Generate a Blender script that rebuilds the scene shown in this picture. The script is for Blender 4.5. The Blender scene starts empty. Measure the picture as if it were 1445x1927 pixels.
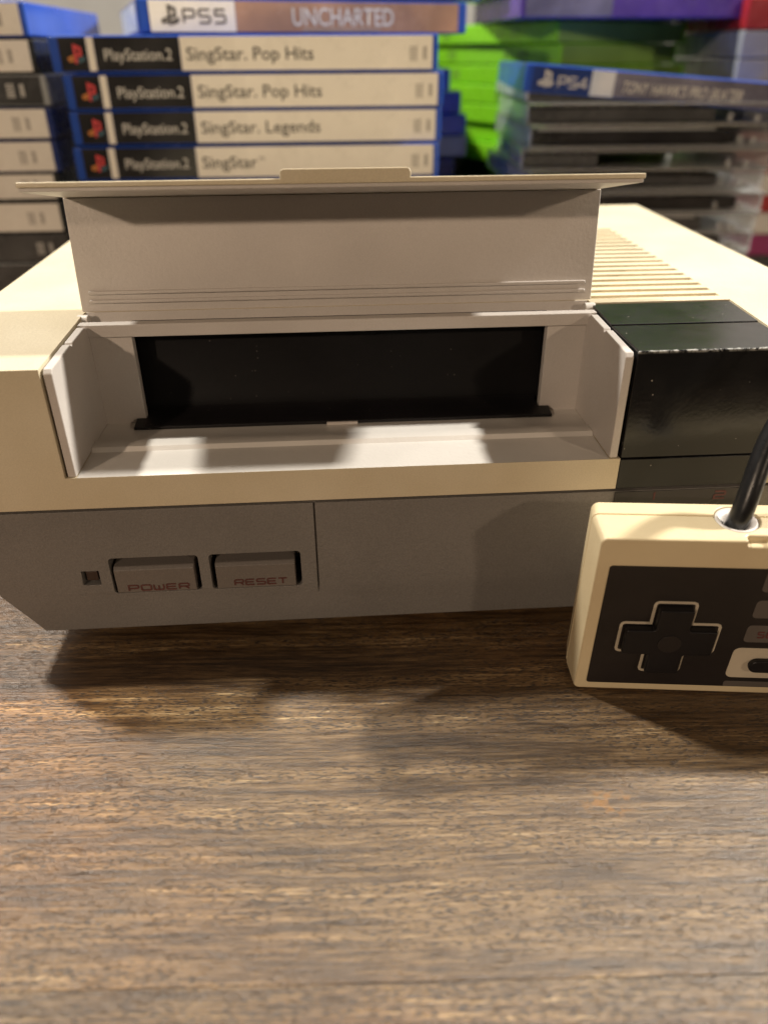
import bpy, bmesh, math, random
from mathutils import Vector, Matrix, Euler
random.seed(7)
R = math.radians
C = bpy.context.scene.collection
S = 0.001                                             # everything below is written in millimetres
sc = bpy.context.scene

# ---------------------------------------------------------------- camera
cam_d = bpy.data.cameras.new('camera'); cam = bpy.data.objects.new('camera', cam_d); C.objects.link(cam)
rt = Vector((0.99772854, -0.0671318, -0.00557433)); up = Vector((0.03925453, 0.5121664, 0.85798873)); fw = Vector((0.05474334, 0.85625867, -0.51363826))
M = Matrix((rt, up, -fw)).transposed().to_4x4(); M.translation = Vector((103.0, -177.94, 151.42)) * S
cam.matrix_world = M
cam_d.sensor_fit = 'HORIZONTAL'; cam_d.sensor_width = 36; cam_d.lens = 1439.6 / 1445 * 36
cam_d.clip_start = 0.01; cam_d.clip_end = 20
cam_d.dof.use_dof = True; cam_d.dof.focus_distance = 0.207; cam_d.dof.aperture_fstop = 11.0
sc.camera = cam
sc.render.resolution_x = 767; sc.render.resolution_y = 1024

# ---------------------------------------------------------------- world and lamps
w = bpy.data.worlds.new('World'); sc.world = w; w.use_nodes = True
bg = w.node_tree.nodes['Background']; bg.inputs[0].default_value = (1.0, 0.78, 0.58, 1); bg.inputs[1].default_value = 0.01

def lamp(name, loc, power, radius, col):
    l = bpy.data.lights.new(name, 'POINT'); l.energy = power; l.shadow_soft_size = radius; l.color = col
    o = bpy.data.objects.new(name, l); o.location = loc; C.objects.link(o); return o
lamp('ceiling_lamp', (-0.77, 0.58, 1.58), 175, 0.060, (1.0, 0.94, 0.83))       # above and behind, left
lamp('ceiling_lamp', (1.62, 0.35, 1.38), 330, 0.055, (1.0, 0.94, 0.84))        # above and behind, right
lamp('room_lamp', (-0.80, -1.32, 0.72), 42, 0.035, (1.0, 0.76, 0.55))         # low, in front, left
lamp('room_lamp', (0.95, -1.00, 0.56), 13, 0.030, (1.0, 0.76, 0.54))         # low, in front, right

sc.view_settings.view_transform = 'Standard'; sc.view_settings.look = 'None'
sc.view_settings.gamma = 1; sc.view_settings.exposure = 0; sc.view_settings.use_curve_mapping = False

# ---------------------------------------------------------------- materials
def nodes(name):
    m = bpy.data.materials.new(name); m.use_nodes = True
    nt = m.node_tree; return m, nt, nt.nodes['Principled BSDF']
def N(nt, kind, **kw):
    n = nt.nodes.new(kind)
    for k, v in kw.items():
        if k in n.inputs: n.inputs[k].default_value = v
        else: setattr(n, k, v)
    return n
def plastic(name, col, rough=.45, grain=.25, var=.06, spec=.5, scale=900, dust=0.0, trans=0.0, alpha=1.0, stain=None, wear=False):
    m, nt, b = nodes(name); L = nt.links
    tc = N(nt, 'ShaderNodeTexCoord')
    n1 = N(nt, 'ShaderNodeTexNoise', Scale=35.0, Detail=5.0); L.new(tc.outputs['Object'], n1.inputs['Vector'])
    mx = N(nt, 'ShaderNodeMix', data_type='RGBA')
    d = tuple(c * (1 - var * 1.6) for c in col); e = tuple(min(1, c * (1 + var)) for c in col)
    if stain: d = stain
    mx.inputs[6].default_value = (*d, 1); mx.inputs[7].default_value = (*e, 1)
    rp = N(nt, 'ShaderNodeMapRange'); rp.inputs[1].default_value = .3; rp.inputs[2].default_value = .7
    L.new(n1.outputs[0], rp.inputs[0]); L.new(rp.outputs[0], mx.inputs[0])
    out = mx.outputs[2]
    # rough patches: faint handling marks
    n2 = N(nt, 'ShaderNodeTexNoise', Scale=90.0, Detail=8.0, Roughness=.7); L.new(tc.outputs['Object'], n2.inputs['Vector'])
    rr = N(nt, 'ShaderNodeMapRange'); rr.inputs[1].default_value = .3; rr.inputs[2].default_value = .75
    rr.inputs[3].default_value = rough - .06; rr.inputs[4].default_value = rough + .09
    L.new(n2.outputs[0], rr.inputs[0]); L.new(rr.outputs[0], b.inputs['Roughness'])
    if dust:
        v = N(nt, 'ShaderNodeTexVoronoi', Scale=420.0); L.new(tc.outputs['Object'], v.inputs['Vector'])
        lt = N(nt, 'ShaderNodeMath', operation='LESS_THAN'); lt.inputs[1].default_value = .085
        L.new(v.outputs['Distance'], lt.inputs[0])
        gt = N(nt, 'ShaderNodeMath', operation='GREATER_THAN'); gt.inputs[1].default_value = .55
        L.new(n2.outputs[0], gt.inputs[0])
        mu = N(nt, 'ShaderNodeMath', operation='MULTIPLY'); L.new(lt.outputs[0], mu.inputs[0]); L.new(gt.outputs[0], mu.inputs[1])
        mv = N(nt, 'ShaderNodeMath', operation='MULTIPLY'); mv.inputs[1].default_value = dust; L.new(mu.outputs[0], mv.inputs[0])
        m2 = N(nt, 'ShaderNodeMix', data_type='RGBA'); m2.inputs[7].default_value = (.5, .46, .4, 1)
        L.new(mv.outputs[0], m2.inputs[0]); L.new(out, m2.inputs[6]); out = m2.outputs[2]
    if grain > .3:
        n5 = N(nt, 'ShaderNodeTexNoise', Scale=2600.0, Detail=1.0); L.new(tc.outputs['Object'], n5.inputs['Vector'])
        hv = N(nt, 'ShaderNodeMapRange'); hv.inputs[1].default_value = .3; hv.inputs[2].default_value = .7; hv.inputs[3].default_value = 1 - .11 * grain; hv.inputs[4].default_value = 1 + .09 * grain; L.new(n5.outputs[0], hv.inputs[0])
        vm = N(nt, 'ShaderNodeVectorMath', operation='SCALE'); L.new(out, vm.inputs[0]); L.new(hv.outputs[0], vm.inputs['Scale']); out = vm.outputs[0]
    if wear:
        sx = N(nt, 'ShaderNodeSeparateXYZ'); L.new(tc.outputs['Object'], sx.inputs[0])
        n6 = N(nt, 'ShaderNodeTexNoise', Scale=520.0, Detail=6.0, Roughness=.8); L.new(tc.outputs['Object'], n6.inputs['Vector'])
        my = N(nt, 'ShaderNodeMapRange'); my.inputs[1].default_value = .0004; my.inputs[2].default_value = .0024; my.inputs[3].default_value = .38; my.inputs[4].default_value = .0; L.new(sx.outputs[1], my.inputs[0])
        mz = N(nt, 'ShaderNodeMapRange'); mz.inputs[1].default_value = .0872; mz.inputs[2].default_value = .0878; L.new(sx.outputs[2], mz.inputs[0])
        a_ = N(nt, 'ShaderNodeMath', operation='ADD'); L.new(n6.outputs[0], a_.inputs[0]); L.new(my.outputs[0], a_.inputs[1])
        g2 = N(nt, 'ShaderNodeMapRange'); g2.inputs[1].default_value = .82; g2.inputs[2].default_value = .92; L.new(a_.outputs[0], g2.inputs[0])
        m5 = N(nt, 'ShaderNodeMath', operation='MULTIPLY'); L.new(g2.outputs[0], m5.inputs[0]); L.new(mz.outputs[0], m5.inputs[1])
        m6 = N(nt, 'ShaderNodeMix', data_type='RGBA'); m6.inputs[7].default_value = (.42, .42, .40, 1); L.new(m5.outputs[0], m6.inputs[0]); L.new(out, m6.inputs[6]); out = m6.outputs[2]
    L.new(out, b.inputs['Base Color'])
    if grain:
        n3 = N(nt, 'ShaderNodeTexNoise', Scale=float(scale), Detail=2.0); L.new(tc.outputs['Object'], n3.inputs['Vector'])
        bp = N(nt, 'ShaderNodeBump', Strength=grain, Distance=0.0002); L.new(n3.outputs[0], bp.inputs['Height']); L.new(bp.outputs[0], b.inputs['Normal'])
    b.inputs['Specular IOR Level'].default_value = spec
    b.inputs['Transmission Weight'].default_value = trans
    return m
MT = {}
MT['cream'] = plastic('yellowed_plastic', (.61, .54, .40), .40, .5, .06, stain=(.57, .49, .34))
MT['liner'] = plastic('warm_grey_plastic', (.53, .49, .455), .42, .35, .04)
MT['tread'] = plastic('pale_grey_plastic', (.66, .63, .59), .40, .25, .04, dust=.3)
MT['dark_grey'] = plastic('dark_grey_plastic', (.180, .168, .157), .50, .9, .06, scale=1400)
MT['button'] = plastic('button_plastic', (.155, .136, .122), .50, .5, .05, scale=1400)
MT['black'] = plastic('black_gloss_plastic', (.010, .010, .011), .19, .12, .1, dust=.6, wear=True)
MT['port_black'] = plastic('port_panel_plastic', (.035, .031, .031), .3, .2, .2)
MT['tray'] = plastic('black_tray_plastic', (.009, .008, .009), .42, .2, .2, dust=.2, spec=.35)
MT['deep'] = plastic('deep_black_plastic', (.0035, .003, .0035), .5, .2, .2, dust=.12, spec=.2)
MT['red'] = plastic('red_print', (.095, .030, .027), .5, 0, .2)
MT['red_dim'] = plastic('worn_red_print', (.10, .03, .028), .5, 0, .2)
MT['pad_cream'] = plastic('controller_plastic', (.64, .54, .35), .36, .3, .05, stain=(.59, .48, .30))
MT['pad_print'] = plastic('controller_line_print', (.50, .44, .34), .5, 0, .1)
MT['faceplate'] = plastic('controller_faceplate', (.013, .010, .0095), .45, .15, .25)
MT['pad_grey'] = plastic('controller_grey_print', (.10, .085, .075), .5, .1, .1)
MT['rubber'] = plastic('black_rubber', (.012, .012, .013), .30, .25, .3, scale=500, dust=.5)
MT['lamp_lens'] = plastic('dark_red_lens', (.03, .016, .013), .3, 0, .1)
MT['chalk'] = plastic('white_print', (.62, .62, .60), .45, 0, .1)
MT['ink'] = plastic('black_print', (.045, .04, .04), .5, 0, .1)
MT['soft_ink'] = plastic('grey_print', (.30, .28, .26), .5, 0, .1)
MT['logo_red'] = plastic('logo_red_print', (.65, .05, .06), .5, 0, .1)
MT['logo_orange'] = plastic('logo_orange_print', (.60, .22, .04), .5, 0, .1)
MT['logo_teal'] = plastic('logo_teal_print', (.03, .10, .14), .5, 0, .1)
MT['white_ins'] = plastic('white_paper_insert', (.80, .77, .71), .28, 0, .04)
MT['black_ins'] = plastic('black_paper_insert', (.022, .022, .024), .22, 0, .4)
MT['blue_case'] = plastic('blue_case_plastic', (.03, .10, .52), .22, 0, .1, trans=.25)
MT['navy_case'] = plastic('navy_case_plastic', (.012, .03, .16), .25, 0, .1)
MT['black_case'] = plastic('black_case_plastic', (.014, .016, .018), .25, 0, .1)
MT['green_case'] = plastic('green_case_plastic', (.24, .66, .02), .28, 0, .06)
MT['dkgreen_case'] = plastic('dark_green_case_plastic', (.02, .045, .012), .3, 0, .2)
MT['olive_end'] = plastic('green_case_end_plastic', (.24, .44, .09), .35, 0, .1)
MT['purple'] = plastic('purple_case_plastic', (.10, .05, .30), .25, 0, .2)
MT['pale_green'] = plastic('pale_green_plastic', (.36, .60, .20), .3, 0, .1)
MT['brown_ins'] = plastic('brown_paper_insert', (.40, .24, .165), .25, 0, .1, stain=(.24, .15, .115))
MT['navy_ins'] = plastic('navy_paper_insert', (.025, .05, .20), .22, 0, .2)
MT['sky_ins'] = plastic('pale_blue_paper_insert', (.66, .70, .78), .22, 0, .1, stain=(.34, .46, .62))
MT['violet_ins'] = plastic('violet_paper_insert', (.20, .20, .27), .25, 0, .1, stain=(.08, .08, .12))
MT['grey_case'] = plastic('grey_case_plastic', (.34, .36, .37), .25, 0, .1)
MT['slate_ins'] = plastic('dark_grey_insert', (.06, .062, .065), .25, 0, .3)
MT['red_ins'] = plastic('red_paper_insert', (.45, .03, .035), .25, 0, .2)
MT['pink_ins'] = plastic('pink_paper_insert', (.60, .28, .28), .25, 0, .2, stain=(.65, .5, .46))
MT['magenta'] = plastic('magenta_plastic', (.35, .03, .16), .3, 0, .1)
MT['card'] = plastic('brown_card', (.24, .16, .11), .7, .1, .1)
MT['wallpaint'] = plastic('wall_paint', (.36, .355, .34), .8, .1, .05)
MT['pale_card'] = plastic('pale_grey_card', (.50, .49, .46), .5, .1, .05)

def clear_plastic():
    m, nt, b = nodes('clear_case_plastic')
    b.inputs['Base Color'].default_value = (.86, .88, .88, 1); b.inputs['Roughness'].default_value = .08
    b.inputs['Transmission Weight'].default_value = .75; b.inputs['IOR'].default_value = 1.35
    return m
MT['clear'] = clear_plastic()

def wood(name='oiled_oak', gain=1.0):
    m, nt, b = nodes(name); L = nt.links
    tc = N(nt, 'ShaderNodeTexCoord')
    def mapped(sx, sy, sz=1, rot=0, loc=(0, 0, 0)):
        mp = N(nt, 'ShaderNodeMapping'); mp.inputs['Scale'].default_value = (sx, sy, sz); mp.inputs['Rotation'].default_value = (0, 0, rot); mp.inputs['Location'].default_value = loc
        L.new(wv.outputs[0], mp.inputs['Vector']); return mp.outputs[0]
    def math_(op, a, c, clamp=False):
        n = N(nt, 'ShaderNodeMath', operation=op); n.use_clamp = clamp
        for i, s in enumerate((a, c)):
            if isinstance(s, (int, float)): n.inputs[i].default_value = s
            else: L.new(s, n.inputs[i])
        return n.outputs[0]
    def rng(s, a, c, d=0., e=1.):
        n = N(nt, 'ShaderNodeMapRange'); n.inputs[1].default_value = a; n.inputs[2].default_value = c; n.inputs[3].default_value = d; n.inputs[4].default_value = e
        n.interpolation_type = 'SMOOTHSTEP'; L.new(s, n.inputs[0]); return n.outputs[0]
    # slow waviness of the grain
    nw = N(nt, 'ShaderNodeTexNoise', Scale=9.0, Detail=2.0); L.new(tc.outputs['Object'], nw.inputs['Vector'])
    sub = N(nt, 'ShaderNodeVectorMath', operation='SUBTRACT'); sub.inputs[1].default_value = (.5, .5, .5); L.new(nw.outputs['Color'], sub.inputs[0])
    mul = N(nt, 'ShaderNodeVectorMath', operation='MULTIPLY'); mul.inputs[1].default_value = (0.0, .006, 0); L.new(sub.outputs[0], mul.inputs[0])
    wv = N(nt, 'ShaderNodeVectorMath', operation='ADD'); L.new(tc.outputs['Object'], wv.inputs[0]); L.new(mul.outputs[0], wv.inputs[1])
    # broad early/late bands, medium streaks, fine fibre
    n1 = N(nt, 'ShaderNodeTexNoise', Scale=1.0, Detail=5.0, Roughness=.6); L.new(mapped(8, 95), n1.inputs['Vector'])
    n2 = N(nt, 'ShaderNodeTexNoise', Scale=1.0, Detail=9.0, Roughness=.78); L.new(mapped(34, 680), n2.inputs['Vector'])
    n3 = N(nt, 'ShaderNodeTexNoise', Scale=1.0, Detail=4.0, Roughness=.7); L.new(mapped(170, 2600, 1, .03), n3.inputs['Vector'])
    n4 = N(nt, 'ShaderNodeTexNoise', Scale=6.0, Detail=3.0); L.new(tc.outputs['Object'], n4.inputs['Vector'])
    # pores: short dashes
    v = N(nt, 'ShaderNodeTexVoronoi', Scale=1.0, Randomness=1.0); L.new(mapped(480, 2300, 1, -.02), v.inputs['Vector'])
    thr = math_('MULTIPLY', rng(n1.outputs[0], .30, .58), .43)
    pore = math_('SUBTRACT', thr, v.outputs['Distance']); pore = rng(pore, -.01, .09)
    v2 = N(nt, 'ShaderNodeTexNoise', Scale=1.0, Detail=3.0, Roughness=.8); L.new(mapped(130, 1700, 1, .07, (3, 1, 0)), v2.inputs['Vector'])
    dash = rng(v2.outputs[0], .60, .70)
    mixc = math_('ADD', math_('MULTIPLY', n1.outputs[0], .30), math_('MULTIPLY', n2.outputs[0], .50)); mixc = math_('ADD', mixc, math_('MULTIPLY', n3.outputs[0], .20))
    cr = N(nt, 'ShaderNodeValToRGB'); el = cr.color_ramp.elements; g_ = lambda c: tuple(v * gain for v in c[:3]) + (1,)
    el[0].position = .41; el[0].color = (.028, .017, .010, 1); el[1].position = .60; el[1].color = (.50, .365, .195, 1)
    e = el.new(.47); e.color = (.078, .045, .021, 1); e = el.new(.56); e.color = (.23, .145, .068, 1)
    for e in el: e.color = g_(e.color)
    L.new(mixc, cr.inputs[0])
    warm = N(nt, 'ShaderNodeMix', data_type='RGBA', blend_type='MULTIPLY'); warm.inputs[7].default_value = (1.18, .88, .58, 1)
    L.new(rng(n4.outputs[0], .42, .68), warm.inputs[0]); L.new(cr.outputs[0], warm.inputs[6])
    p1 = N(nt, 'ShaderNodeMix', data_type='RGBA'); p1.inputs[7].default_value = (.030, .023, .020, 1)
    L.new(math_('MULTIPLY', math_('MAXIMUM', pore, math_('MULTIPLY', dash, .7)), .84), p1.inputs[0]); L.new(warm.outputs[2], p1.inputs[6])
    # a small resin mark in the board
    dv = N(nt, 'ShaderNodeVectorMath', operation='SUBTRACT'); dv.inputs[1].default_value = (.0545, .0395, 0); L.new(tc.outputs['Object'], dv.inputs[0])
    ds = N(nt, 'ShaderNodeVectorMath', operation='MULTIPLY'); ds.inputs[1].default_value = (1, 1.9, 0); L.new(dv.outputs[0], ds.inputs[0])
    ln = N(nt, 'ShaderNodeVectorMath', operation='LENGTH'); L.new(ds.outputs[0], ln.inputs[0])
    nk = N(nt, 'ShaderNodeTexNoise', Scale=420.0, Detail=3.0); L.new(tc.outputs['Object'], nk.inputs['Vector'])
    mk = math_('MULTIPLY', rng(ln.outputs['Value'], .003, .010, 1., 0.), rng(nk.outputs[0], .48, .60))
    p2 = N(nt, 'ShaderNodeMix', data_type='RGBA'); p2.inputs[7].default_value = (.19, .085, .014, 1)
    L.new(math_('MULTIPLY', mk, .85), p2.inputs[0]); L.new(p1.outputs[2], p2.inputs[6]); p1 = p2
    L.new(p1.outputs[2], b.inputs['Base Color'])
    L.new(rng(n2.outputs[0], .3, .7, .30, .46), b.inputs['Roughness'])
    h = math_('SUBTRACT', math_('ADD', math_('MULTIPLY', n2.outputs[0], .7), math_('MULTIPLY', n3.outputs[0], .5)), math_('MULTIPLY', pore, .6))
    h = math_('SUBTRACT', h, math_('MULTIPLY', dash, .5))
    bp = N(nt, 'ShaderNodeBump', Strength=.5, Distance=0.0006); L.new(h, bp.inputs['Height']); L.new(bp.outputs[0], b.inputs['Normal'])
    b.inputs['Specular IOR Level'].default_value = .6
    b.inputs['Coat Weight'].default_value = .3; b.inputs['Coat Roughness'].default_value = .33; L.new(bp.outputs[0], b.inputs['Coat Normal'])
    return m
MT['wood'] = wood(gain=.86); MT['wood_edge'] = wood('edge_oak', .64)

# ---------------------------------------------------------------- mesh helpers (mm in, metres out)
def link(name, me, mat, parent=None):
    o = bpy.data.objects.new(name, me); C.objects.link(o)
    if mat is not None:
        me.materials.clear(); me.materials.append(MT[mat] if isinstance(mat, str) else mat)
    if parent is not None: o.parent = parent
    return o
def tag(o, label=None, cat=None, group=None, kind=None):
    if label: o['label'] = label
    if cat: o['category'] = cat
    if group: o['group'] = group
    if kind: o['kind'] = kind
    return o
def empty(name, loc=(0, 0, 0), rot=(0, 0, 0)):
    o = bpy.data.objects.new(name, None); C.objects.link(o); o.empty_display_size = .01
    o.location = Vector(loc) * S; o.rotation_euler = rot; return o
def box_bm(bm, x0, x1, y0, y1, z0, z1):
    vs = [bm.verts.new((x * S, y * S, z * S)) for x in (x0, x1) for y in (y0, y1) for z in (z0, z1)]
    for f in ((0, 1, 3, 2), (4, 6, 7, 5), (0, 4, 5, 1), (2, 3, 7, 6), (0, 2, 6, 4), (1, 5, 7, 3)):
        bm.faces.new([vs[i] for i in f])
def loft_bm(bm, rings):
    """closed stack of rings (each a list of points, mm)"""
    rs = [[bm.verts.new(Vector(p) * S) for p in r] for r in rings]
    n = len(rs[0])
    for a, c in zip(rs, rs[1:]):
        for i in range(n): bm.faces.new((a[i], a[(i + 1) % n], c[(i + 1) % n], c[i]))
    bm.faces.new(rs[0][::-1]); bm.faces.new(rs[-1])
def prism_bm(bm, pts, axis, a, c):
    """2D outline pulled along an axis; pts are the other two coordinates in order"""
    def P(p, t): return {0: (t, p[0], p[1]), 1: (p[0], t, p[1]), 2: (p[0], p[1], t)}[axis]
    loft_bm(bm, [[P(p, a) for p in pts], [P(p, c) for p in pts]])
def rrect(x0, x1, z0, z1, r, n=5):
    out = []
    for cx, cz, a0 in ((x1 - r, z1 - r, 0), (x0 + r, z1 - r, 90), (x0 + r, z0 + r, 180), (x1 - r, z0 + r, 270)):
        for k in range(n + 1):
            a = R(a0 + 90 * k / n); out.append((cx + r * math.cos(a), cz + r * math.sin(a)))
    return out
def mesh_of(bm, cuts=(), bevel=0, seg=2, angle=30):
    bmesh.ops.recalc_face_normals(bm, faces=bm.faces[:])
    me = bpy.data.meshes.new('tmp'); bm.to_mesh(me); bm.free()
    if not cuts and not bevel: return me
    o = bpy.data.objects.new('tmp', me); C.objects.link(o); tmp = []
    for cb in cuts:
        bmesh.ops.recalc_face_normals(cb, faces=cb.faces[:])
        cm = bpy.data.meshes.new('tmpc'); cb.to_mesh(cm); cb.free()
        co = bpy.data.objects.new('tmpc', cm); C.objects.link(co); tmp.append(co)
        md = o.modifiers.new('b', 'BOOLEAN'); md.operation = 'DIFFERENCE'; md.object = co; md.solver = 'EXACT'
    if bevel:
        for p in me.polygons: p.use_smooth = True
        md = o.modifiers.new('v', 'BEVEL'); md.width = bevel * S; md.segments = seg; md.limit_method = 'ANGLE'; md.angle_limit = R(angle)
        md.use_clamp_overlap = True; md.harden_normals = True; md.miter_outer = 'MITER_ARC'
    dg = bpy.context.evaluated_depsgraph_get(); dg.update()
    r = bpy.data.meshes.new_from_object(o.evaluated_get(dg))
    for t in tmp: bpy.data.objects.remove(t)
    bpy.data.objects.remove(o)
    return r
def boxes(name, specs, mat, parent=None, bevel=0, seg=2, cuts=()):
    bm = bmesh.new()
    for s in specs: box_bm(bm, *s)
    cb = []
    for c in cuts:
        b2 = bmesh.new()
        for s in c: box_bm(b2, *s)
        cb.append(b2)
    return link(name, mesh_of(bm, cb, bevel, seg), mat, parent)
def prism(name, pts, axis, a, c, mat, parent=None, bevel=0, seg=2):
    bm = bmesh.new(); prism_bm(bm, pts, axis, a, c); return link(name, mesh_of(bm, (), bevel, seg), mat, parent)
def ribbon_bm(bm, pts, wd, y0, y1, closed=False, T=lambda x, z: (x, z)):
    """flat stroke along pts (x,z) with mitred joints, standing in the xz plane between y0 and y1"""
    P = [Vector((p[0], p[1])) for p in pts]; n = len(P); A = []; B = []
    for i in range(n):
        a = P[i - 1] if (i > 0 or closed) else None; c = P[(i + 1) % n] if (i < n - 1 or closed) else None
        d0 = (P[i] - a).normalized() if a is not None else None; d1 = (c - P[i]).normalized() if c is not None else None
        if d0 is None: d0 = d1
        if d1 is None: d1 = d0
        t = (d0 + d1); t = t.normalized() if t.length > 1e-6 else d0
        nn = Vector((-t.y, t.x)); k = wd / 2 / max(.45, abs(nn.dot(Vector((-d0.y, d0.x)))))
        A.append(P[i] + nn * k); B.append(P[i] - nn * k)
    vs = []
    for q in (A, B):
        vs.append([[bm.verts.new(Vector((*[T(p.x, p.y)[0]], y, T(p.x, p.y)[1])) * S) for y in (y0, y1)] for p in q])
    rng_ = range(n if closed else n - 1)
    for i in rng_:
        j = (i + 1) % n; a0, a1 = vs[0][i], vs[0][j]; b0, b1 = vs[1][i], vs[1][j]
        bm.faces.new((a0[0], a1[0], b1[0], b0[0])); bm.faces.new((a0[1], b0[1], b1[1], a1[1]))
        bm.faces.new((a0[0], a0[1], a1[1], a1[0])); bm.faces.new((b0[0], b1[0], b1[1], b0[1]))
    if not closed:
        for i in (0, n - 1): bm.faces.new((vs[0][i][0], vs[1][i][0], vs[1][i][1], vs[0][i][1]))
def ribbons(name, strokes, wd, y0, y1, mat, parent, closed=False, T=lambda x, z: (x, z)):
    bm = bmesh.new()
    for s in strokes: ribbon_bm(bm, s, wd, y0, y1, closed, T)
    return link(name, mesh_of(bm), mat, parent)
def text(name, body, x, z, h, y, mat, parent, width=None, bold=.0, shear=0, rot=None, depth=.12):
    """raised lettering facing -y; (x,z) lower left, h cap height"""
    cu = bpy.data.curves.new('txt', 'FONT'); cu.body = body; cu.size = 1.0; cu.offset = bold; cu.shear = shear; cu.resolution_u = 3
    o = bpy.data.objects.new('txt', cu); C.objects.link(o)
    dg = bpy.context.evaluated_depsgraph_get(); dg.update(); me = bpy.data.meshes.new_from_object(o.evaluated_get(dg)); bpy.data.objects.remove(o)
    xs = [v.co.x for v in me.vertices]; x0, x1 = min(xs), max(xs)
    k = h / .69; kx = k if width is None else width / (x1 - x0)
    for v in me.vertices:
        v.co = Vector(((x + (v.co.x - x0) * kx) * S, (y - depth) * S, (z + v.co.y * k) * S))
    return link(name, me, mat, parent)
def cyl_bm(bm, p0, p1, r0, r1=None, n=24):
    p0, p1 = Vector(p0), Vector(p1); r1 = r0 if r1 is None else r1; d = (p1 - p0).normalized()
    a = d.orthogonal().normalized(); b = d.cross(a)
    loft_bm(bm, [[p + (a * math.cos(2 * math.pi * k / n) + b * math.sin(2 * math.pi * k / n)) * r for k in range(n)] for p, r in ((p0, r0), (p1, r1))])
def cyl(name, p0, p1, r, mat, parent, bevel=0, r1=None, n=24):
    bm = bmesh.new(); cyl_bm(bm, p0, p1, r, r1, n); return link(name, mesh_of(bm, (), bevel, 2), mat, parent)

# wide squared stroke letters: lists of polylines in a 1 x 1 cell
G = {'P': [[(0, 0), (0, 1), (.85, 1), (1, .88), (1, .55), (.85, .42), (.05, .42)]],
     'O': [[(.12, 0), (0, .14), (0, .86), (.12, 1), (.88, 1), (1, .86), (1, .14), (.88, 0), (.12, 0)]],
     'W': [[(0, 1), (0, .12), (.12, 0), (.88, 0), (1, .12), (1, 1)], [(.5, .08), (.5, .8)]],
     'E': [[(1, 1), (.12, 1), (0, .88), (0, .12), (.12, 0), (1, 0)], [(.08, .5), (.92, .5)]],
     'R': [[(0, 0), (0, .88), (.12, 1), (.88, 1), (1, .88), (1, .56), (.88, .45), (.08, .45)], [(.7, .38), (1, 0)]],
     'S': [[(1, 1), (.12, 1), (0, .88), (0, .62), (.12, .5), (.88, .5), (1, .38), (1, .12), (.88, 0), (0, 0)]],
     'T': [[(0, 1), (1, 1)], [(.5, .93), (.5, 0)]],
     'L': [[(0, 1), (0, .12), (.12, 0), (1, 0)]],
     'C': [[(1, 1), (.12, 1), (0, .88), (0, .12), (.12, 0), (1, 0)]],
     'A': [[(0, 0), (0, .85), (.14, 1), (.86, 1), (1, .85), (1, 0)], [(.07, .42), (.93, .42)]],
     '1': [[(.3, .85), (.5, 1), (.5, 0)]],
     '2': [[(0, 1), (.88, 1), (1, .88), (1, .62), (.88, .5), (.12, .5), (0, .38), (0, 0), (1, 0)]],
     '4': [[(1, .25), (0, .25), (.75, 1), (.75, .32)], [(.75, .18), (.75, 0)]],
     '5': [[(1, 1), (.08, 1), (.08, .58), (.88, .58), (1, .46), (1, .12), (.88, 0), (0, 0)]]}
def strokes(body, x, z, w_, h, gap):
    out = []
    for i, ch in enumerate(body):
        for s in G.get(ch, []): out.append([(x + i * (w_ + gap) + p[0] * w_, z + p[1] * h) for p in s])
    return out
def stroke_text(name, body, x, z, w_, h, gap, wd, y, mat, parent, slant=0):
    return ribbons(name, strokes(body, x, z, w_, h, gap), wd, y - .12, y, mat, parent, T=lambda a, b: (a + slant * (b - z), b))
def ps_mark(x, z, h, y, parent, mats=('chalk', 'chalk', 'chalk')):
    ribbons('emblem', [[(x + .5 * h, z), (x + .5 * h, z + h), (x + .85 * h, z + .86 * h), (x + .85 * h, z + .5 * h), (x + .62 * h, z + .45 * h)]], h * .17, y - .12, y, mats[0], parent)
    ribbons('emblem', [[(x + .40 * h, z + .42 * h), (x + .05 * h, z + .28 * h), (x + .1 * h, z + .14 * h), (x + .4 * h, z + .2 * h)]], h * .13, y - .12, y, mats[1], parent)
    ribbons('emblem', [[(x + .62 * h, z + .2 * h), (x + 1.05 * h, z + .34 * h), (x + 1.0 * h, z + .18 * h), (x + .62 * h, z + .06 * h)]], h * .12, y - .12, y, mats[2], parent)

# ================================================================ SETTING
# table: the board the console stands on; its rounded front edge is at the bottom of the picture
pts = [(-101.5, -30), (-101.5, -6), (-100.8, -2.6), (-99.2, -.7), (-96.5, 0), (760, 0), (760, -30)]
t = empty('table', (107, -99.4, 0), (0, 0, R(-2.7))); tag(t, 'brown oiled oak table top with dark pores under the console', 'table')
prism('board', [(.05, -30), (.05, -.1), (.2, 0), (860, 0), (860, -30)], 0, -800, 900, 'wood', t)
prism('edge_strip', [(-50, -30), (-50, -3), (-47, -.03), (-.05, -.03), (0, -.12), (0, -30)], 0, -800, 900, 'wood_edge', t)
wl = boxes('wall', [(-1500, 2500, 900, 930, -700, 1300)], 'wallpaint'); tag(wl, kind='structure')

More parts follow.
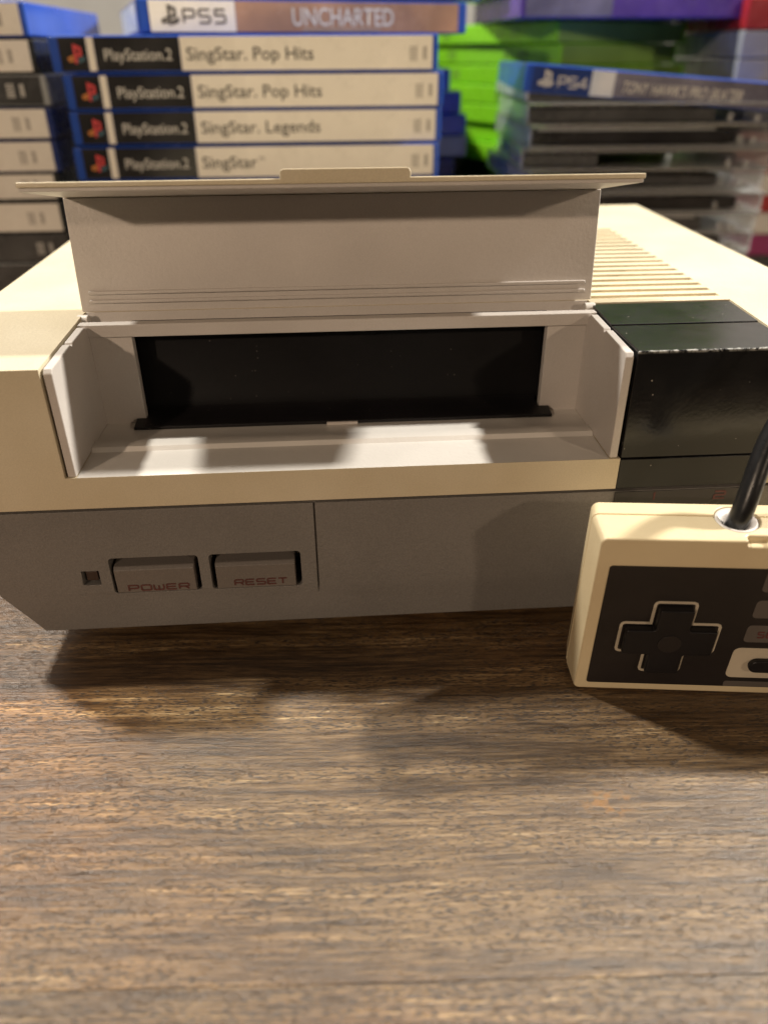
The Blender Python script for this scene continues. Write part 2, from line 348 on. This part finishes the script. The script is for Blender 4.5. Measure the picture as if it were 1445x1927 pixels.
# ================================================================ CONSOLE
con = empty('game_console')
tag(con, 'yellowed cream and dark grey video game console with its cartridge flap open', 'game console')
XL, XR, XB, W_, H, D = 32.4, 177.7, 219.2, 249.6, 89.0, 203.0
prof = [(0, 49.25), (0, 87.7), (38.6, H), (D, H), (D, 49.25)]
bm = bmesh.new(); prism_bm(bm, prof, 0, 0, W_)
c1 = bmesh.new(); box_bm(c1, XL, XR, -5, 43, 58.4, 95); 
c1b = bmesh.new(); box_bm(c1b, XR - .01, XB, -5, 40, 40, 95)
c2 = bmesh.new(); box_bm(c2, 44, 167, 40, 165, 57.0, 86.6)
c3 = bmesh.new()
for k in range(17):
    y = 43.4 + k * 6.2
    prism_bm(c3, [(y + .9, 89.5), (y + 1.0, 87.2), (y + 1.5, 86.5), (y + 3.4, 86.5), (y + 3.9, 89.5)], 0, XR - 6 , 218.2)
shell = link('upper_shell', mesh_of(bm, (c1, c1b, c2, c3), .7, 3, 40), 'cream', con)

# lower shell: flanks and front slope in below
def ring(x0, x1, y0, y1, z): return [(x0, y0, z), (x1, y0, z), (x1, y1, z), (x0, y1, z)]
bm = bmesh.new()
loft_bm(bm, [ring(15.4, 234.4, 2.6, 196, 7), ring(6.8, 243, .5, 201, 21.5), ring(.9, 248.7, .5, 202, 33), ring(.9, 248.7, .5, 202, 48.1)])
def cutbox(*s):
    b = bmesh.new(); box_bm(b, *s); return b
cuts = [cutbox(30.2, 35.0, -2, 3.2, 24.2, 29.0)]
for x0, x1 in ((38.2, 62.6), (65.6, 90.9)):
    b = bmesh.new(); prism_bm(b, rrect(x0, x1, 20.9, 32.8, 1.1), 1, -2, 12); cuts.append(b)
cuts.append(cutbox(95.3, 95.75, -2, 1.3, 18, 50))
cuts.append(cutbox(36, 95.5, -2, .62, 17.9, 18.15))
for x0 in (184, 205):                                   # controller ports
    b = bmesh.new(); prism_bm(b, [(x0, 20), (x0 + 12, 20), (x0 + 12, 37), (x0 + 8, 41), (x0, 41)], 1, -2, 8); cuts.append(b)
low = link('lower_shell', mesh_of(bm, cuts, .45, 2, 30), 'dark_grey', con)
boxes('seam_core', [(2.4, 247, 2.4, 200, 47.6, 49.6)], 'tray', con)
for x, y in ((34, 24), (216, 24), (22, 186), (228, 186)): cyl('foot', (x, y, 0), (x, y, 7.6), 6, 'rubber', con)
# indicator, buttons
fr = boxes('indicator_lamp', [(31.0, 34.3, 1.6, 3.15, 25.0, 28.3)], 'lamp_lens', con, .25)
for nm, x0, x1 in (('POWER', 39.1, 61.2), ('RESET', 67.0, 89.2)):
    bm = bmesh.new(); zt = 28.9
    prism_bm(bm, [(.3, 21.2), (.1, zt), (1.0, zt + .9), (10, zt + 1.5), (10, 21.2)], 0, x0, x1)
    bt = link('button', mesh_of(bm, (), .28, 2), 'button', con)
    if nm == 'POWER': stroke_text('lettering', nm, 42.4, 21.95, 2.65, 1.75, .85, .42, .20, 'red', bt)
    else: stroke_text('lettering', nm, 72.0, 22.3, 2.35, 1.8, .72, .42, .20, 'red', bt)
# port sockets
for x0, d in ((184, '1'), (205, '2')):
    pk = boxes('port_socket', [(x0 + .6, x0 + 11.4, 4.5, 7.8, 21, 40)], 'tray', con)
    for c in range(2):
        for r_ in range(4 if c == 0 else 3): cyl('pin', (x0 + 3.4 + 4.6 * c, 1.6, 24 + 4.2 * r_), (x0 + 3.4 + 4.6 * c, 4.6, 24 + 4.2 * r_), .7, 'grey_case', pk, n=8)
stroke_text('port_number', '1', 188.2, 45.2, 1.8, 2.1, 1, .5, .12, 'red_dim', con)
stroke_text('port_number', '2', 206.2, 44.9, 3.0, 2.2, 1, .55, .12, 'red_dim', con)

boxes('port_panel', [(XR + .2, XB - .2, .12, .45, 42.2, 48.0)], 'port_black', con, .1)
# black glossy corner block
bk = boxes('black_front_panel', [(XR + .15, XB - .2, .25, 21.2, 58.35, 88.0)], 'black', con, .35, 3)
boxes('black_lower_panel', [(XR + .15, XB - .2, .25, 21.2, 49.0, 58.0)], 'black', con, .3, 2)
bm = bmesh.new(); prism_bm(bm, [(21.65, 50), (21.65, 88.15), (39.7, 88.75), (39.7, 50)], 0, XR + .15, XB - .2)
link('black_rear_panel', mesh_of(bm, (), .3, 2), 'black', con)

# cartridge bay: grey liner, pale tread, black tray
ba = 'liner'
for sgn, xa in ((1, XL + .75), (-1, XR - .75)):
    x0, x1 = sorted((xa, xa + sgn * 2.2))
    bm = bmesh.new()
    prism_bm(bm, [(.3, 58.5), (.3, 86.4), (1.2, 87.6), (17.2, 88.1), (17.8, 87.3), (18.6, 87.3), (19.2, 88.1), (30.5, 88.4), (32.6, 86.8), (33, 84), (33, 58.5)], 0, x0, x1)
    link('bay_side', mesh_of(bm, (), .35, 3), ba, con)
XI0, XI1 = XL + 2.95, XR - 2.95
boxes('bay_back', [(XL + .2, XR - .2, 33.0, 36, 58.5, 88.2)], ba, con, .3, 2, cuts=[[(46.8, 163.6, 30, 40, 58.9, 85.0)]])
boxes('header_strip', [(XL + 2.2, XR - 2.2, 31.9, 33.0, 84.9, 88.5)], ba, con, .35, 3)
bm = bmesh.new()
prism_bm(bm, [(.0, 58.42), (14.4, 58.5), (15.6, 59.5), (19.6, 59.6), (21, 58.85), (33.0, 58.8), (33.0, 58.3)], 0, XL + 3.0, XR - 3.0)
link('bay_tread', mesh_of(bm, (), .3, 2), 'tread', con)
tr = boxes('cartridge_tray', [(45.2, 165.4, 36.1, 150, 56.2, 58.6), (45.2, 165.4, 36.1, 150, 85.6, 86.5), (44.3, 45.8, 36.1, 150, 57.2, 86), (164.6, 166.2, 36.1, 150, 57.2, 86), (45, 165, 148, 151, 57.5, 86)], 'tray', con)
prism('tray_lip', [(27.6, 58.95), (27.6, 59.9), (29.2, 60.3), (36.4, 60.6), (38.2, 61.6), (38.2, 58.75), (36, 58.75), (33.2, 58.95)], 0, 47.2, 163.2, 'tray', tr, .2)
prism('tray_lip', [(27.4, 58.9), (27.4, 59.8), (32.6, 60.5), (32.6, 58.9)], 0, 44.3, 166.2, 'tray', tr, .2)
boxes('catch', [(99.6, 108.6, 26.6, 27.4, 58.85, 59.75)], 'liner', tr, .15)
prism('tray_panel', [(38.6, 58.9), (38.6, 63.6), (39.4, 65.0), (40.6, 85.5), (46, 85.5), (46, 58.9)], 0, 45.9, 164.5, 'deep', tr, .3)

# flap standing open
lean = .234; LA, LB = 32.2, 32.0
fl = empty('flap', (0, 43.0, 87.2)); fl.parent = con
def FP(a, o, x):                                        # a up the panel, o out towards the viewer
    return (x, a * math.sin(lean) - o * math.cos(lean), a * math.cos(lean) + o * math.sin(lean))
def FQ(a, o, x): return FP(a - .05 * o, o, x)
def flap_slab(name, x0b, x1b, x0t, x1t, a0, a1, o0, o1, mat, par, bevel=.3, FP=FP):
    bm = bmesh.new()
    loft_bm(bm, [[FP(a0, o0, x0b), FP(a0, o0, x1b), FP(a0, o1, x1b), FP(a0, o1, x0b)], [FP(a1, o0, x0t), FP(a1, o0, x1t), FP(a1, o1, x1t), FP(a1, o1, x0t)]])
    return link(name, mesh_of(bm, (), bevel, 3), mat, par)
flap_slab('flap_panel', 31.6, 178.6, 30.3, 179.9, 0.3, LA - .2, -.9, .0, 'liner', fl, .25)
flap_slab('flap_skin', 31.2, 179.0, 29.9, 180.3, 0.1, LA + 2.0, -2.3, -.95, 'cream', fl, .4)
flap_slab('flap_foot', 32.6, 177.5, 32.6, 177.5, -2.4, 1.7, .05, .55, 'liner', fl, .2)
for a in (4.5, 6.9):
    bm = bmesh.new(); pr = rrect(34.0, 176.6, a - .55, a + .55, .5)
    loft_bm(bm, [[FP(p[1], .0, p[0]) for p in pr], [FP(p[1], .8, p[0]) for p in pr]])
    link('flap_rib', mesh_of(bm, (), .3, 3), 'liner', fl)
flap_slab('flap_front_inner', 30.5, 179.7, 30.5, 179.7, LA - .1, LA + .75, .05, LB - .25, 'liner', fl, .2, FQ)
flap_slab('flap_front_skin', 30.1, 180.1, 30.1, 180.1, LA + .8, LA + 2.0, -.9, LB, 'cream', fl, .25, FQ)
bm = bmesh.new(); pr = rrect(91.4, 122.6, LA + 1.2, LA + 4.1, 1.1)
loft_bm(bm, [[FQ(p[1], LB + .05, p[0]) for p in pr], [FQ(p[1], LB - 1.3, p[0]) for p in pr]])
link('flap_lip', mesh_of(bm, (), .2, 2), 'cream', fl)
for x0, x1 in ((31.0, 34.2), (175.6, 178.8)):
    cyl('hinge_pin', (x0, -3.4, .2), (x1, -3.4, .2), 1.75, 'tread', fl, .35)
    boxes('hinge_arm', [(x0 + .5, x1 - .5, -3.2, -.2, -3.5, .8)], 'liner', fl, .3)

# ================================================================ CONTROLLER
pad = empty('game_controller')
tag(pad, 'cream rectangular controller with black cross pad standing on edge before the console', 'game controller')
ax, az, ay = -.102, -.125, .007
u = Vector((1, 0, 0)); v = Vector((0, math.sin(ax), math.cos(ax))); wv = Vector((0, -math.cos(ax), math.sin(ax)))
u, v = math.cos(ay) * u + math.sin(ay) * v, -math.sin(ay) * u + math.cos(ay) * v
Zm = Matrix.Rotation(az, 3, 'Z'); u, v, wv = Zm @ u, Zm @ v, Zm @ wv
PM = Matrix((u, -wv, v)).transposed().to_4x4(); PM.translation = Vector((165.94, -9.99, 1.55)) * S
pad.matrix_world = PM                                   # local: x across, z up the face, -y towards the viewer
PW, PH, PT = 123.9, 53.9, 15.0
def pad_prism(name, pr, y0, y1, mat, bevel=0, par=None, cuts=(), seg=2):
    bm = bmesh.new(); prism_bm(bm, pr, 1, y0, y1); return link(name, mesh_of(bm, cuts, bevel, seg), mat, par or pad)
nb = cutbox(34.9, 40.2, -PT - 1, -PT + 2.2, PH - 2.2, PH + 1)
hole = bmesh.new(); cyl_bm(hole, (34.4, -6.4, 48), (34.4, -6.4, 60), 5.2, n=40)
bm = bmesh.new()
loft_bm(bm, [[(p[0], -5.7, p[1]) for p in rrect(0, PW, 0, PH, 1.6)], [(p[0], -PT + .0, p[1]) for p in rrect(.9, PW - .9, .5, PH - .5, 1.6)]])
link('front_shell', mesh_of(bm, (nb, hole), 1.0, 4, 35), 'pad_cream', pad)
hole = bmesh.new(); cyl_bm(hole, (34.4, -6.4, 48), (34.4, -6.4, 60), 5.2, n=40)
bm = bmesh.new()
loft_bm(bm, [[(p[0], 0, p[1]) for p in rrect(.9, PW - .9, .6, PH - .6, 1.8)], [(p[0], -5.5, p[1]) for p in rrect(0.05, PW - .05, 0.05, PH - .05, 1.8)]])
link('back_shell', mesh_of(bm, (hole,), .35, 2, 35), 'pad_cream', pad)
# cord bush: a ring with a dished middle
bm = bmesh.new()
for k0, (ra, za, rb, zb) in enumerate(((5.1, 52.2, 5.1, 53.1), (5.1, 53.1, 4.5, 53.5), (4.5, 53.5, 2.6, 51.6), (2.6, 51.6, 2.6, 49.0))):
    n = 40; A = [bm.verts.new(Vector((34.4 + ra * math.cos(2 * math.pi * k / n), -6.4 + ra * math.sin(2 * math.pi * k / n), za)) * S) for k in range(n)]
    B = [bm.verts.new(Vector((34.4 + rb * math.cos(2 * math.pi * k / n), -6.4 + rb * math.sin(2 * math.pi * k / n), zb)) * S) for k in range(n)]
    for k in range(n): bm.faces.new((A[k], A[(k + 1) % n], B[(k + 1) % n], B[k]))
bmesh.ops.remove_doubles(bm, verts=bm.verts[:], dist=1e-6)
o = link('cord_bush', mesh_of(bm), 'liner', pad)
for p in o.data.polygons: p.use_smooth = True
Y0 = -PT
pad_prism('faceplate', rrect(4.0, PW - 4.0, 3.3, 45.2, .8), Y0 + .4, Y0 - .25, 'faceplate', .1)
DX, DZ = 22.2, 21.4
def cross(a, b, r=0):
    return [(DX - b, DZ + a), (DX + b, DZ + a), (DX + b, DZ + b), (DX + a, DZ + b), (DX + a, DZ - b), (DX + b, DZ - b), (DX + b, DZ - a), (DX - b, DZ - a), (DX - b, DZ - b), (DX - a, DZ - b), (DX - a, DZ + b), (DX - b, DZ + b)]
def chamf(pts, r):
    out = []; n = len(pts)
    for i in range(n):
        p, a, c = Vector(pts[i]), Vector(pts[i - 1]), Vector(pts[(i + 1) % n])
        d0 = (a - p).normalized(); d1 = (c - p).normalized(); turn = d0.x * d1.y - d0.y * d1.x
        if turn > 0: out += [tuple(p + d0 * r), tuple(p + (d0 + d1) * r * .3), tuple(p + d1 * r)]
        else: out.append(tuple(p))
    return out
cr = cross(12.4, 5.1)
area = sum(cr[i - 1][0] * cr[i][1] - cr[i][0] * cr[i - 1][1] for i in range(12))
if area > 0: cr = cr[::-1]
ribbons('cross_outline', [chamf(cr, .9)], .75, Y0 - .42, Y0 - .25, 'pad_print', pad, closed=True)
cp = pad_prism('cross_pad', cross(11.4, 4.3), Y0 + .1, Y0 - 2.6, 'tray', .5)
ring_ = bmesh.new(); cyl_bm(ring_, (DX, Y0 - 2.55, DZ), (DX, Y0 - 2.8, DZ), 3.0, n=32)
link('thumb_dimple', mesh_of(ring_, (), .1), 'faceplate', cp)
for z0, z1 in ((38.0, 46.5), (29.2, 35.2), (20.6, 26.6)):
    z1 = min(z1, 44.9); pad_prism('grey_bar', rrect(41.4, 80, z0, z1, 1.2), Y0 - .2, Y0 - .36, 'pad_grey')
stroke_text('lettering', 'SELECT', 44.6, 22.4, 1.5, 1.9, .7, .4, Y0 - .36, 'red_dim', pad)
stroke_text('lettering', 'START', 65.0, 22.4, 1.5, 1.9, .7, .4, Y0 - .36, 'red_dim', pad)
pad_prism('grey_bar', rrect(40.4, 80, 3.5, 5.6, .5), Y0 - .2, Y0 - .36, 'pad_grey')
fb = pad_prism('button_frame', rrect(40.0, 80, 7.2, 18.4, 1.8), Y0 - .2, Y0 - .45, 'pad_print', .1)
for x in (44.6, 62.4): pad_prism('pill_button', rrect(x, x + 11.4, 10.6, 15.0, 2.15), Y0 - .4, Y0 - 1.9, 'tray', .4)
for x in (88, 104):
    pad_prism('button_square', rrect(x - 7, x + 7, 6, 20, 1.6), Y0 - .2, Y0 - .45, 'pad_print', .1)
    cyl('round_button', (x, Y0 - .4, 13), (x, Y0 - 2.4, 13), 5.4, 'red', pad, .5)
# cord
cu = bpy.data.curves.new('cord', 'CURVE'); cu.dimensions = '3D'; cu.bevel_depth = 2.6 * S; cu.bevel_resolution = 6; cu.resolution_u = 16
sp = cu.splines.new('BEZIER'); inv = PM.inverted()
wp = [Vector((34.4, -6.4, 49)) * S, Vector((34.9, -6.6, 54)) * S] + [inv @ (Vector(p) * S) for p in ((208.5, -18.5, 80), (226, -22, 104), (268, -20, 112), (300, -25, 70), (306, -45, 18), (330, -60, 2.7), (400, -40, 2.7))]
sp.bezier_points.add(len(wp) - 1)
for bp_, p in zip(sp.bezier_points, wp): bp_.co = p; bp_.handle_left_type = bp_.handle_right_type = 'AUTO'
o = bpy.data.objects.new('tmp', cu); C.objects.link(o); dg = bpy.context.evaluated_depsgraph_get(); dg.update()
me = bpy.data.meshes.new_from_object(o.evaluated_get(dg)); bpy.data.objects.remove(o)
for p in me.polygons: p.use_smooth = True
link('cord', me, 'rubber', pad)

# ================================================================ GAME CASES
_cache = {}
def case(x, y, z, rz, L_, Dp, T_, shellmat, spine=(), label='', group=None, tilt=0, clear=False, cat='game case', name='game_case', inset=2.2):
    """origin: front left bottom corner; the spine faces -y. spine = [(from, to, material)] in mm along x"""
    e = empty(name, (x, y, z), Euler((0, tilt, rz)))
    tag(e, label, cat, group)
    bm = bmesh.new(); box_bm(bm, 0, L_, 0, Dp, .15, T_ - .15)
    sh = link('case_shell', mesh_of(bm, (), 1.1, 3), shellmat, e)
    for a, c, m in spine:
        boxes('spine_label', [(a, c, -.22, .5, .9, T_ - .9)], m, e)
    return e
def small_print(e, x, T_, mat='soft_ink'):
    bm = bmesh.new()
    for i, (a, b_) in enumerate(((0, 1.6), (2.0, 3.6))):
        for k in range(5): box_bm(bm, x + a, x + b_, -.34, -.2, T_ * .28 + k * 1.3, T_ * .28 + k * 1.3 + .75)
    box_bm(bm, x + 6.6, x + 7.4, -.34, -.2, T_ * .3, T_ * .3 + 5.6); box_bm(bm, x + 7.8, x + 8.4, -.34, -.2, T_ * .3, T_ * .3 + 5.6)
    link('small_print', mesh_of(bm), mat, e)
ORD = ['first', 'second', 'third', 'fourth', 'fifth', 'sixth', 'seventh', 'eighth', 'ninth', 'tenth', 'eleventh', 'twelfth', 'thirteenth']

# --- music game stack right behind the console flap
TS = 14.55; YS = 258
ztop = 159.6
titles = ['SingStar. Pop Hits', 'SingStar. Pop Hits', 'SingStar. Legends', 'SingStar']
mlabels = ['topmost white-spined music game case, directly under the brown-spined case',
           'second white-spined music game case down, sandwiched between a Pop Hits and a Legends title',
           'white-spined music game case whose title ends in Legends, third of its stack',
           'white-spined music game case with the shortest title, just above the open flap']
nS = 10; h = 160.4 / nS - .02
jit = [0, 2.1, 1.6, 0.4, 0.8, -1.5, 1, 0, 2, 0]
for i in range(nS):
    z = 160.4 - (i + 1) * h
    x = -27.6 + jit[i] + (1.2 if i else 0)
    lab = mlabels[i] if i < 4 else 'white and black spined case, %s from the top behind the flap' % ORD[i]
    e = case(x, YS + (i % 3) * .6, z, R(.3 * ((i * 7) % 3 - 1)), 186.5, 135, h - .12, 'blue_case',
             [(4.5, 17.5, 'black_ins'), (17.7, 21.0, 'white_ins'), (21.2, 61.5, 'black_ins'), (61.7, 183.6, 'white_ins')], lab, 'cases stacked behind the flap')
    if i < 5:
        ps_mark(8.2, 4.2, 7.2, -.24, e, ('logo_red', 'logo_orange', 'logo_teal'))
        text('lettering', 'PlayStation.2', 25.5, 5.3, 4.8, -.24, 'chalk', e, width=32, bold=.0)
        text('lettering', titles[min(i, 3)], 64.5, 5.2, 5.4, -.24, 'ink', e, width=(61, 61, 60, 28, 28)[i], bold=.008)
        if i == 3: text('trademark', 'TM', 93.4, 8.6, 1.6, -.24, 'ink', e, width=3)
        small_print(e, 172.5, h)

# --- adventure game case on top, turned a little
e = case(15.5, 261, 160.6, R(15.5), 171, 135, 14.6, 'blue_case',
         [(5.5, 46.5, 'white_ins'), (46.7, 165.8, 'brown_ins')], 'blue case with brown spine reading UNCHARTED, turned on the white-spined stack', 'cases stacked behind the flap')
ps_mark(11, 3.6, 7.6, -.24, e, ('ink', 'ink', 'ink')); boxes('end_sheen', [(-.2, .3, 8, 128, 1.5, 13)], 'sky_ins', e)  # pale sheet on the left end: gloss of the blue plastic painted as colour
stroke_text('lettering', 'PS5', 21.5, 4.6, 5.2, 5.4, 2.2, .9, -.24, 'ink', e)
text('lettering', 'UNCHARTED', 75, 3.6, 7.6, -.24, 'chalk', e, width=54, bold=.008)
boxes('subtitle_line', [(80, 122, -.34, -.2, 1.5, 2.3)], 'soft_ink', e)
case(22, 268, 175.4, R(14), 171, 135, 14.6, 'blue_case', [(5, 166, 'slate_ins')], 'dark-spined blue case at the top edge, lying on the brown-spined case', 'cases stacked behind the flap')

# --- left stack, cut by the frame
lefts = [('white_ins', 'blue_case', 'white-spined case at the top of the leftmost stack, with a bright blue end'),
         ('white_ins', 'black_case', 'white-spined case second from the top of the leftmost stack, with a black end'),
         ('slate_ins', 'grey_case', 'dark-spined case third from the top of the leftmost stack'),
         ('white_ins', 'navy_case', 'white-spined case right under the dark-spined one in the leftmost stack'),
         ('white_ins', 'navy_case', 'white-spined case fifth from the top of the leftmost stack'),
         ('white_ins', 'black_case', 'white-spined case level with the left tip of the open flap'),
         ('white_ins', 'black_case', 'lowest white-spined case of the leftmost stack, seventh from its top'),
         ('slate_ins', 'black_case', 'dark grey case under the white ones in the leftmost stack'),
         ('slate_ins', 'grey_case', 'dark case ninth from the top of the leftmost stack, by the console corner'),
         ('slate_ins', 'black_case', 'dark case tenth from the top of the leftmost stack'),
         ('slate_ins', 'black_case', 'dark case eleventh from the top of the leftmost stack')]
hl = 175.4 / 11.8
xr = [-38, -37.5, -35.5, -35.6, -36.2, -39, -38.5, -38, -36, -37, -37]
z = 174.6
hs = [15.0, 15.3, 14.4, 15.0, 15.6, 13.8, 16.0, 16, 17, 17, 17.8]
hs[-1] = z - sum(hs[:-1]) - .1
for i, (m, sm, lab) in enumerate(lefts):
    z -= hs[i]
    e = case(xr[i] - 190, 268 + (i % 2) * .8, z, R(.4 * (i % 3 - 1)), 190, 135, hs[i] - .2, sm, [(4, 187, m)], lab, 'cases in the leftmost stack')
    small_print(e, 170, hs[i], 'chalk' if m == 'slate_ins' else 'soft_ink')

# --- blue cases standing further back, right of the white spines
bl = [('blue_case', 186, 'blue case with its open side to the camera, upper of the three far blue ones'),
      ('blue_case', 194, 'blue case in the middle of the three far blue ones'),
      ('blue_case', 198, 'blue case lowest of the three far blue ones, sticking out most'),
      ('grey_case', 199, 'pale grey case under the far blue ones'),
      ('navy_case', 191, 'navy case under the pale grey one, far behind the flap'),
      ('blue_case', 186, 'blue case at the bottom of what shows behind the flap tab')]
z = 143.5; hb = 13.4
for i in range(11):
    z -= hb if i < 10 else 0
    if i >= 10: break
    m, x1, lab = bl[i] if i < 6 else ('navy_case', 188, 'navy case, %s from the top of the far blue stack' % ORD[i])
    if z < 1: break
    e = case(x1 - 171, 402, z, R(0), 171, 120, hb - .15, m, [], lab, 'far blue cases')
    boxes('case_latch', [(60, 110, -.5, .3, 5.6, 7.4)], m, e)
boxes_ = boxes('support_box', [(20, 180, 402, 520, 0, 9.3)], 'card'); tag(boxes_, 'low brown box under the far blue cases', 'box')
b2 = boxes('cardboard_box', [(150, 203, 540, 640, 0, 172)], 'card', bevel=1); tag(b2, 'brown upright box far back between the white spines and the green cases', 'box')
b3 = boxes('carton', [(206, 217, 530, 600, 0, 150)], 'pale_card', bevel=1); tag(b3, 'narrow pale carton standing between blue and green cases', 'carton')

# --- green stack (spines face left-front)
gx, gy = 256, 420; th = R(28)
ng = 13; hg = 13.2
for i in range(13):
    z = 170.5 - (i + 1) * 13.1
    if z < 0: z = 0.05 if i == 12 else z
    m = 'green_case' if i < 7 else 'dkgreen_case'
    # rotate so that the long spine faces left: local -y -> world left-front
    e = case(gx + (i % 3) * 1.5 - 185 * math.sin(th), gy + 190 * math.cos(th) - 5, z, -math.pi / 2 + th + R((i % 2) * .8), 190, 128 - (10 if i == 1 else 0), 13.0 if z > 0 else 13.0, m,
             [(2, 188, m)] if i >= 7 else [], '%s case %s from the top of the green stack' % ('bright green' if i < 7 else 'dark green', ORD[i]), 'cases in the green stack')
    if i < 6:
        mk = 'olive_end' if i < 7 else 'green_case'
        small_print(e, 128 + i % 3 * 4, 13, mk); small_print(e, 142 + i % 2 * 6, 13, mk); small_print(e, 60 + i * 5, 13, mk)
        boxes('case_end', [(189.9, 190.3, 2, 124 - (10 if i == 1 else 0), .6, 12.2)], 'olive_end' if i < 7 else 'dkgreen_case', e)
case(228, 392, 170.7, R(3), 190, 135, 14.4, 'purple', [(3, 60, 'violet_ins'), (60.2, 187, 'purple')], 'purple case lying across the top of the green stack', 'cases on the green stack')
case(218, 420, 185.3, R(8), 190, 120, 14, 'pale_green', [], 'pale green case at the top edge, on the purple one', 'cases on the green stack')

for i in range(7):
    m = ['green_case', 'purple', 'green_case', 'green_case', 'purple', 'green_case', 'green_case'][i]
    case(232 + (i * 7) % 9, 424 + (i * 5) % 7, 199.6 + i * 13.5, R(3 - (i % 3) * 2), 190, 125, 13.3, m, [], '%s case, %s above the pale green one, out of the picture' % ('purple' if m == 'purple' else 'green', ORD[i]), 'cases on the green stack')
# --- right stack: clear jewel cases with one spined case on top
jl = ['slate_ins', 'black_ins', 'slate_ins', 'slate_ins', 'black_ins', 'slate_ins', 'black_ins', 'slate_ins', 'slate_ins', 'black_ins', 'slate_ins']
jh = 11.6; n = 11
for i in range(n):
    z = 128.2 - (i + 1) * jh
    e = empty('jewel_case', (213 + [1, 4, 0, 6, 2, 0, 3, 1, 2, 0, 1][i], 292 + (i * 5) % 4, max(z, .1)), (0, 0, R([-4, -2, -5, 1, -3, -4, -2, -3, 0, -2, -1][i])))
    tag(e, 'clear plastic disc case, %s from the top under the blue skating game case' % ORD[i], 'disc case', 'clear disc cases in the right stack')
    hh = jh - .2
    boxes('lid', [(0, 142, 0, 124, hh - 1.3, hh)], 'clear', e, .3); boxes('base', [(0, 142, 0, 124, 0, 1.3)], 'clear', e, .3)
    boxes('hinge_bar', [(0, 1.2, 2, 124, 1.5, hh - 1.5)], 'clear', e, .2); boxes('hinge_bar', [(140.8, 142, 2, 124, 1.5, hh - 1.5)], 'clear', e, .2)
    boxes('tray', [(2, 105 + (i * 13) % 30 if i != 2 else 44, 3, 121, 2.0, hh - 3.2)], jl[i], e, .3)
    boxes('booklet', [(4, 88 + (i * 17) % 34, .8, 120, hh - 2.4, hh - 1.5)], 'grey_case' if i % 4 == 1 else 'slate_ins', e)
    boxes('clip', [(112 + (i * 7) % 9, 114 + (i * 7) % 9, .4, 3, 1.6, 6), (127, 129.5, .4, 3, 1.6, 5)], 'clear', e, .2)
e = case(211.5, 296, 133.2, R(-5), 171, 135, 14.2, 'blue_case', [(4, 36, 'navy_ins'), (36.2, 49, 'sky_ins'), (49.2, 166, 'violet_ins')],
         'blue case with white skating title on its spine, tilted on the disc cases', 'cases in the right stack', tilt=R(4.3))
ps_mark(7.5, 3.4, 7.4, -.24, e)
stroke_text('lettering', 'PS4', 18.5, 4.0, 4.4, 4.8, 1.2, .8, -.24, 'chalk', e)
text('lettering', "TONY HAWK'S PRO SKATER", 54, 3.6, 5.4, -.24, 'chalk', e, width=66, bold=.012, shear=.35)
e = case(213, 297, 128.5, R(-4), 171, 130, 6.6, 'grey_case', [(2, 140, 'slate_ins')], 'thin grey case between the skating game and the clear disc cases', 'cases in the right stack', tilt=R(1.2))

# --- far right stack
rr_ = [('red_ins', 18), ('grey_case', 16), ('grey_case', 14), ('white_ins', 15), ('grey_case', 14), ('pink_ins', 15), ('pink_ins', 12), ('white_ins', 14), ('red_ins', 12), ('white_ins', 15), ('magenta', 15), ('slate_ins', 18)]
z = 182
for i, (m, hh) in enumerate(rr_):
    z -= hh
    if i == len(rr_) - 1: hh = hh + z - .1; z = .1
    case(374 + (0 if i < 3 else 12), 388, z, R(-3), 150, 130, hh - .2, m, [], '%s case, %s from the top at the far right edge' % ({'red_ins': 'red', 'grey_case': 'grey', 'white_ins': 'white', 'pink_ins': 'pink and white', 'magenta': 'magenta', 'slate_ins': 'dark'}[m], ORD[i]), 'cases at the far right edge')
b4 = boxes('white_box', [(330, 390, 560, 650, 0, 300)], 'pale_card', bevel=1); tag(b4, 'tall pale box far back between the green stack and the red case', 'box')
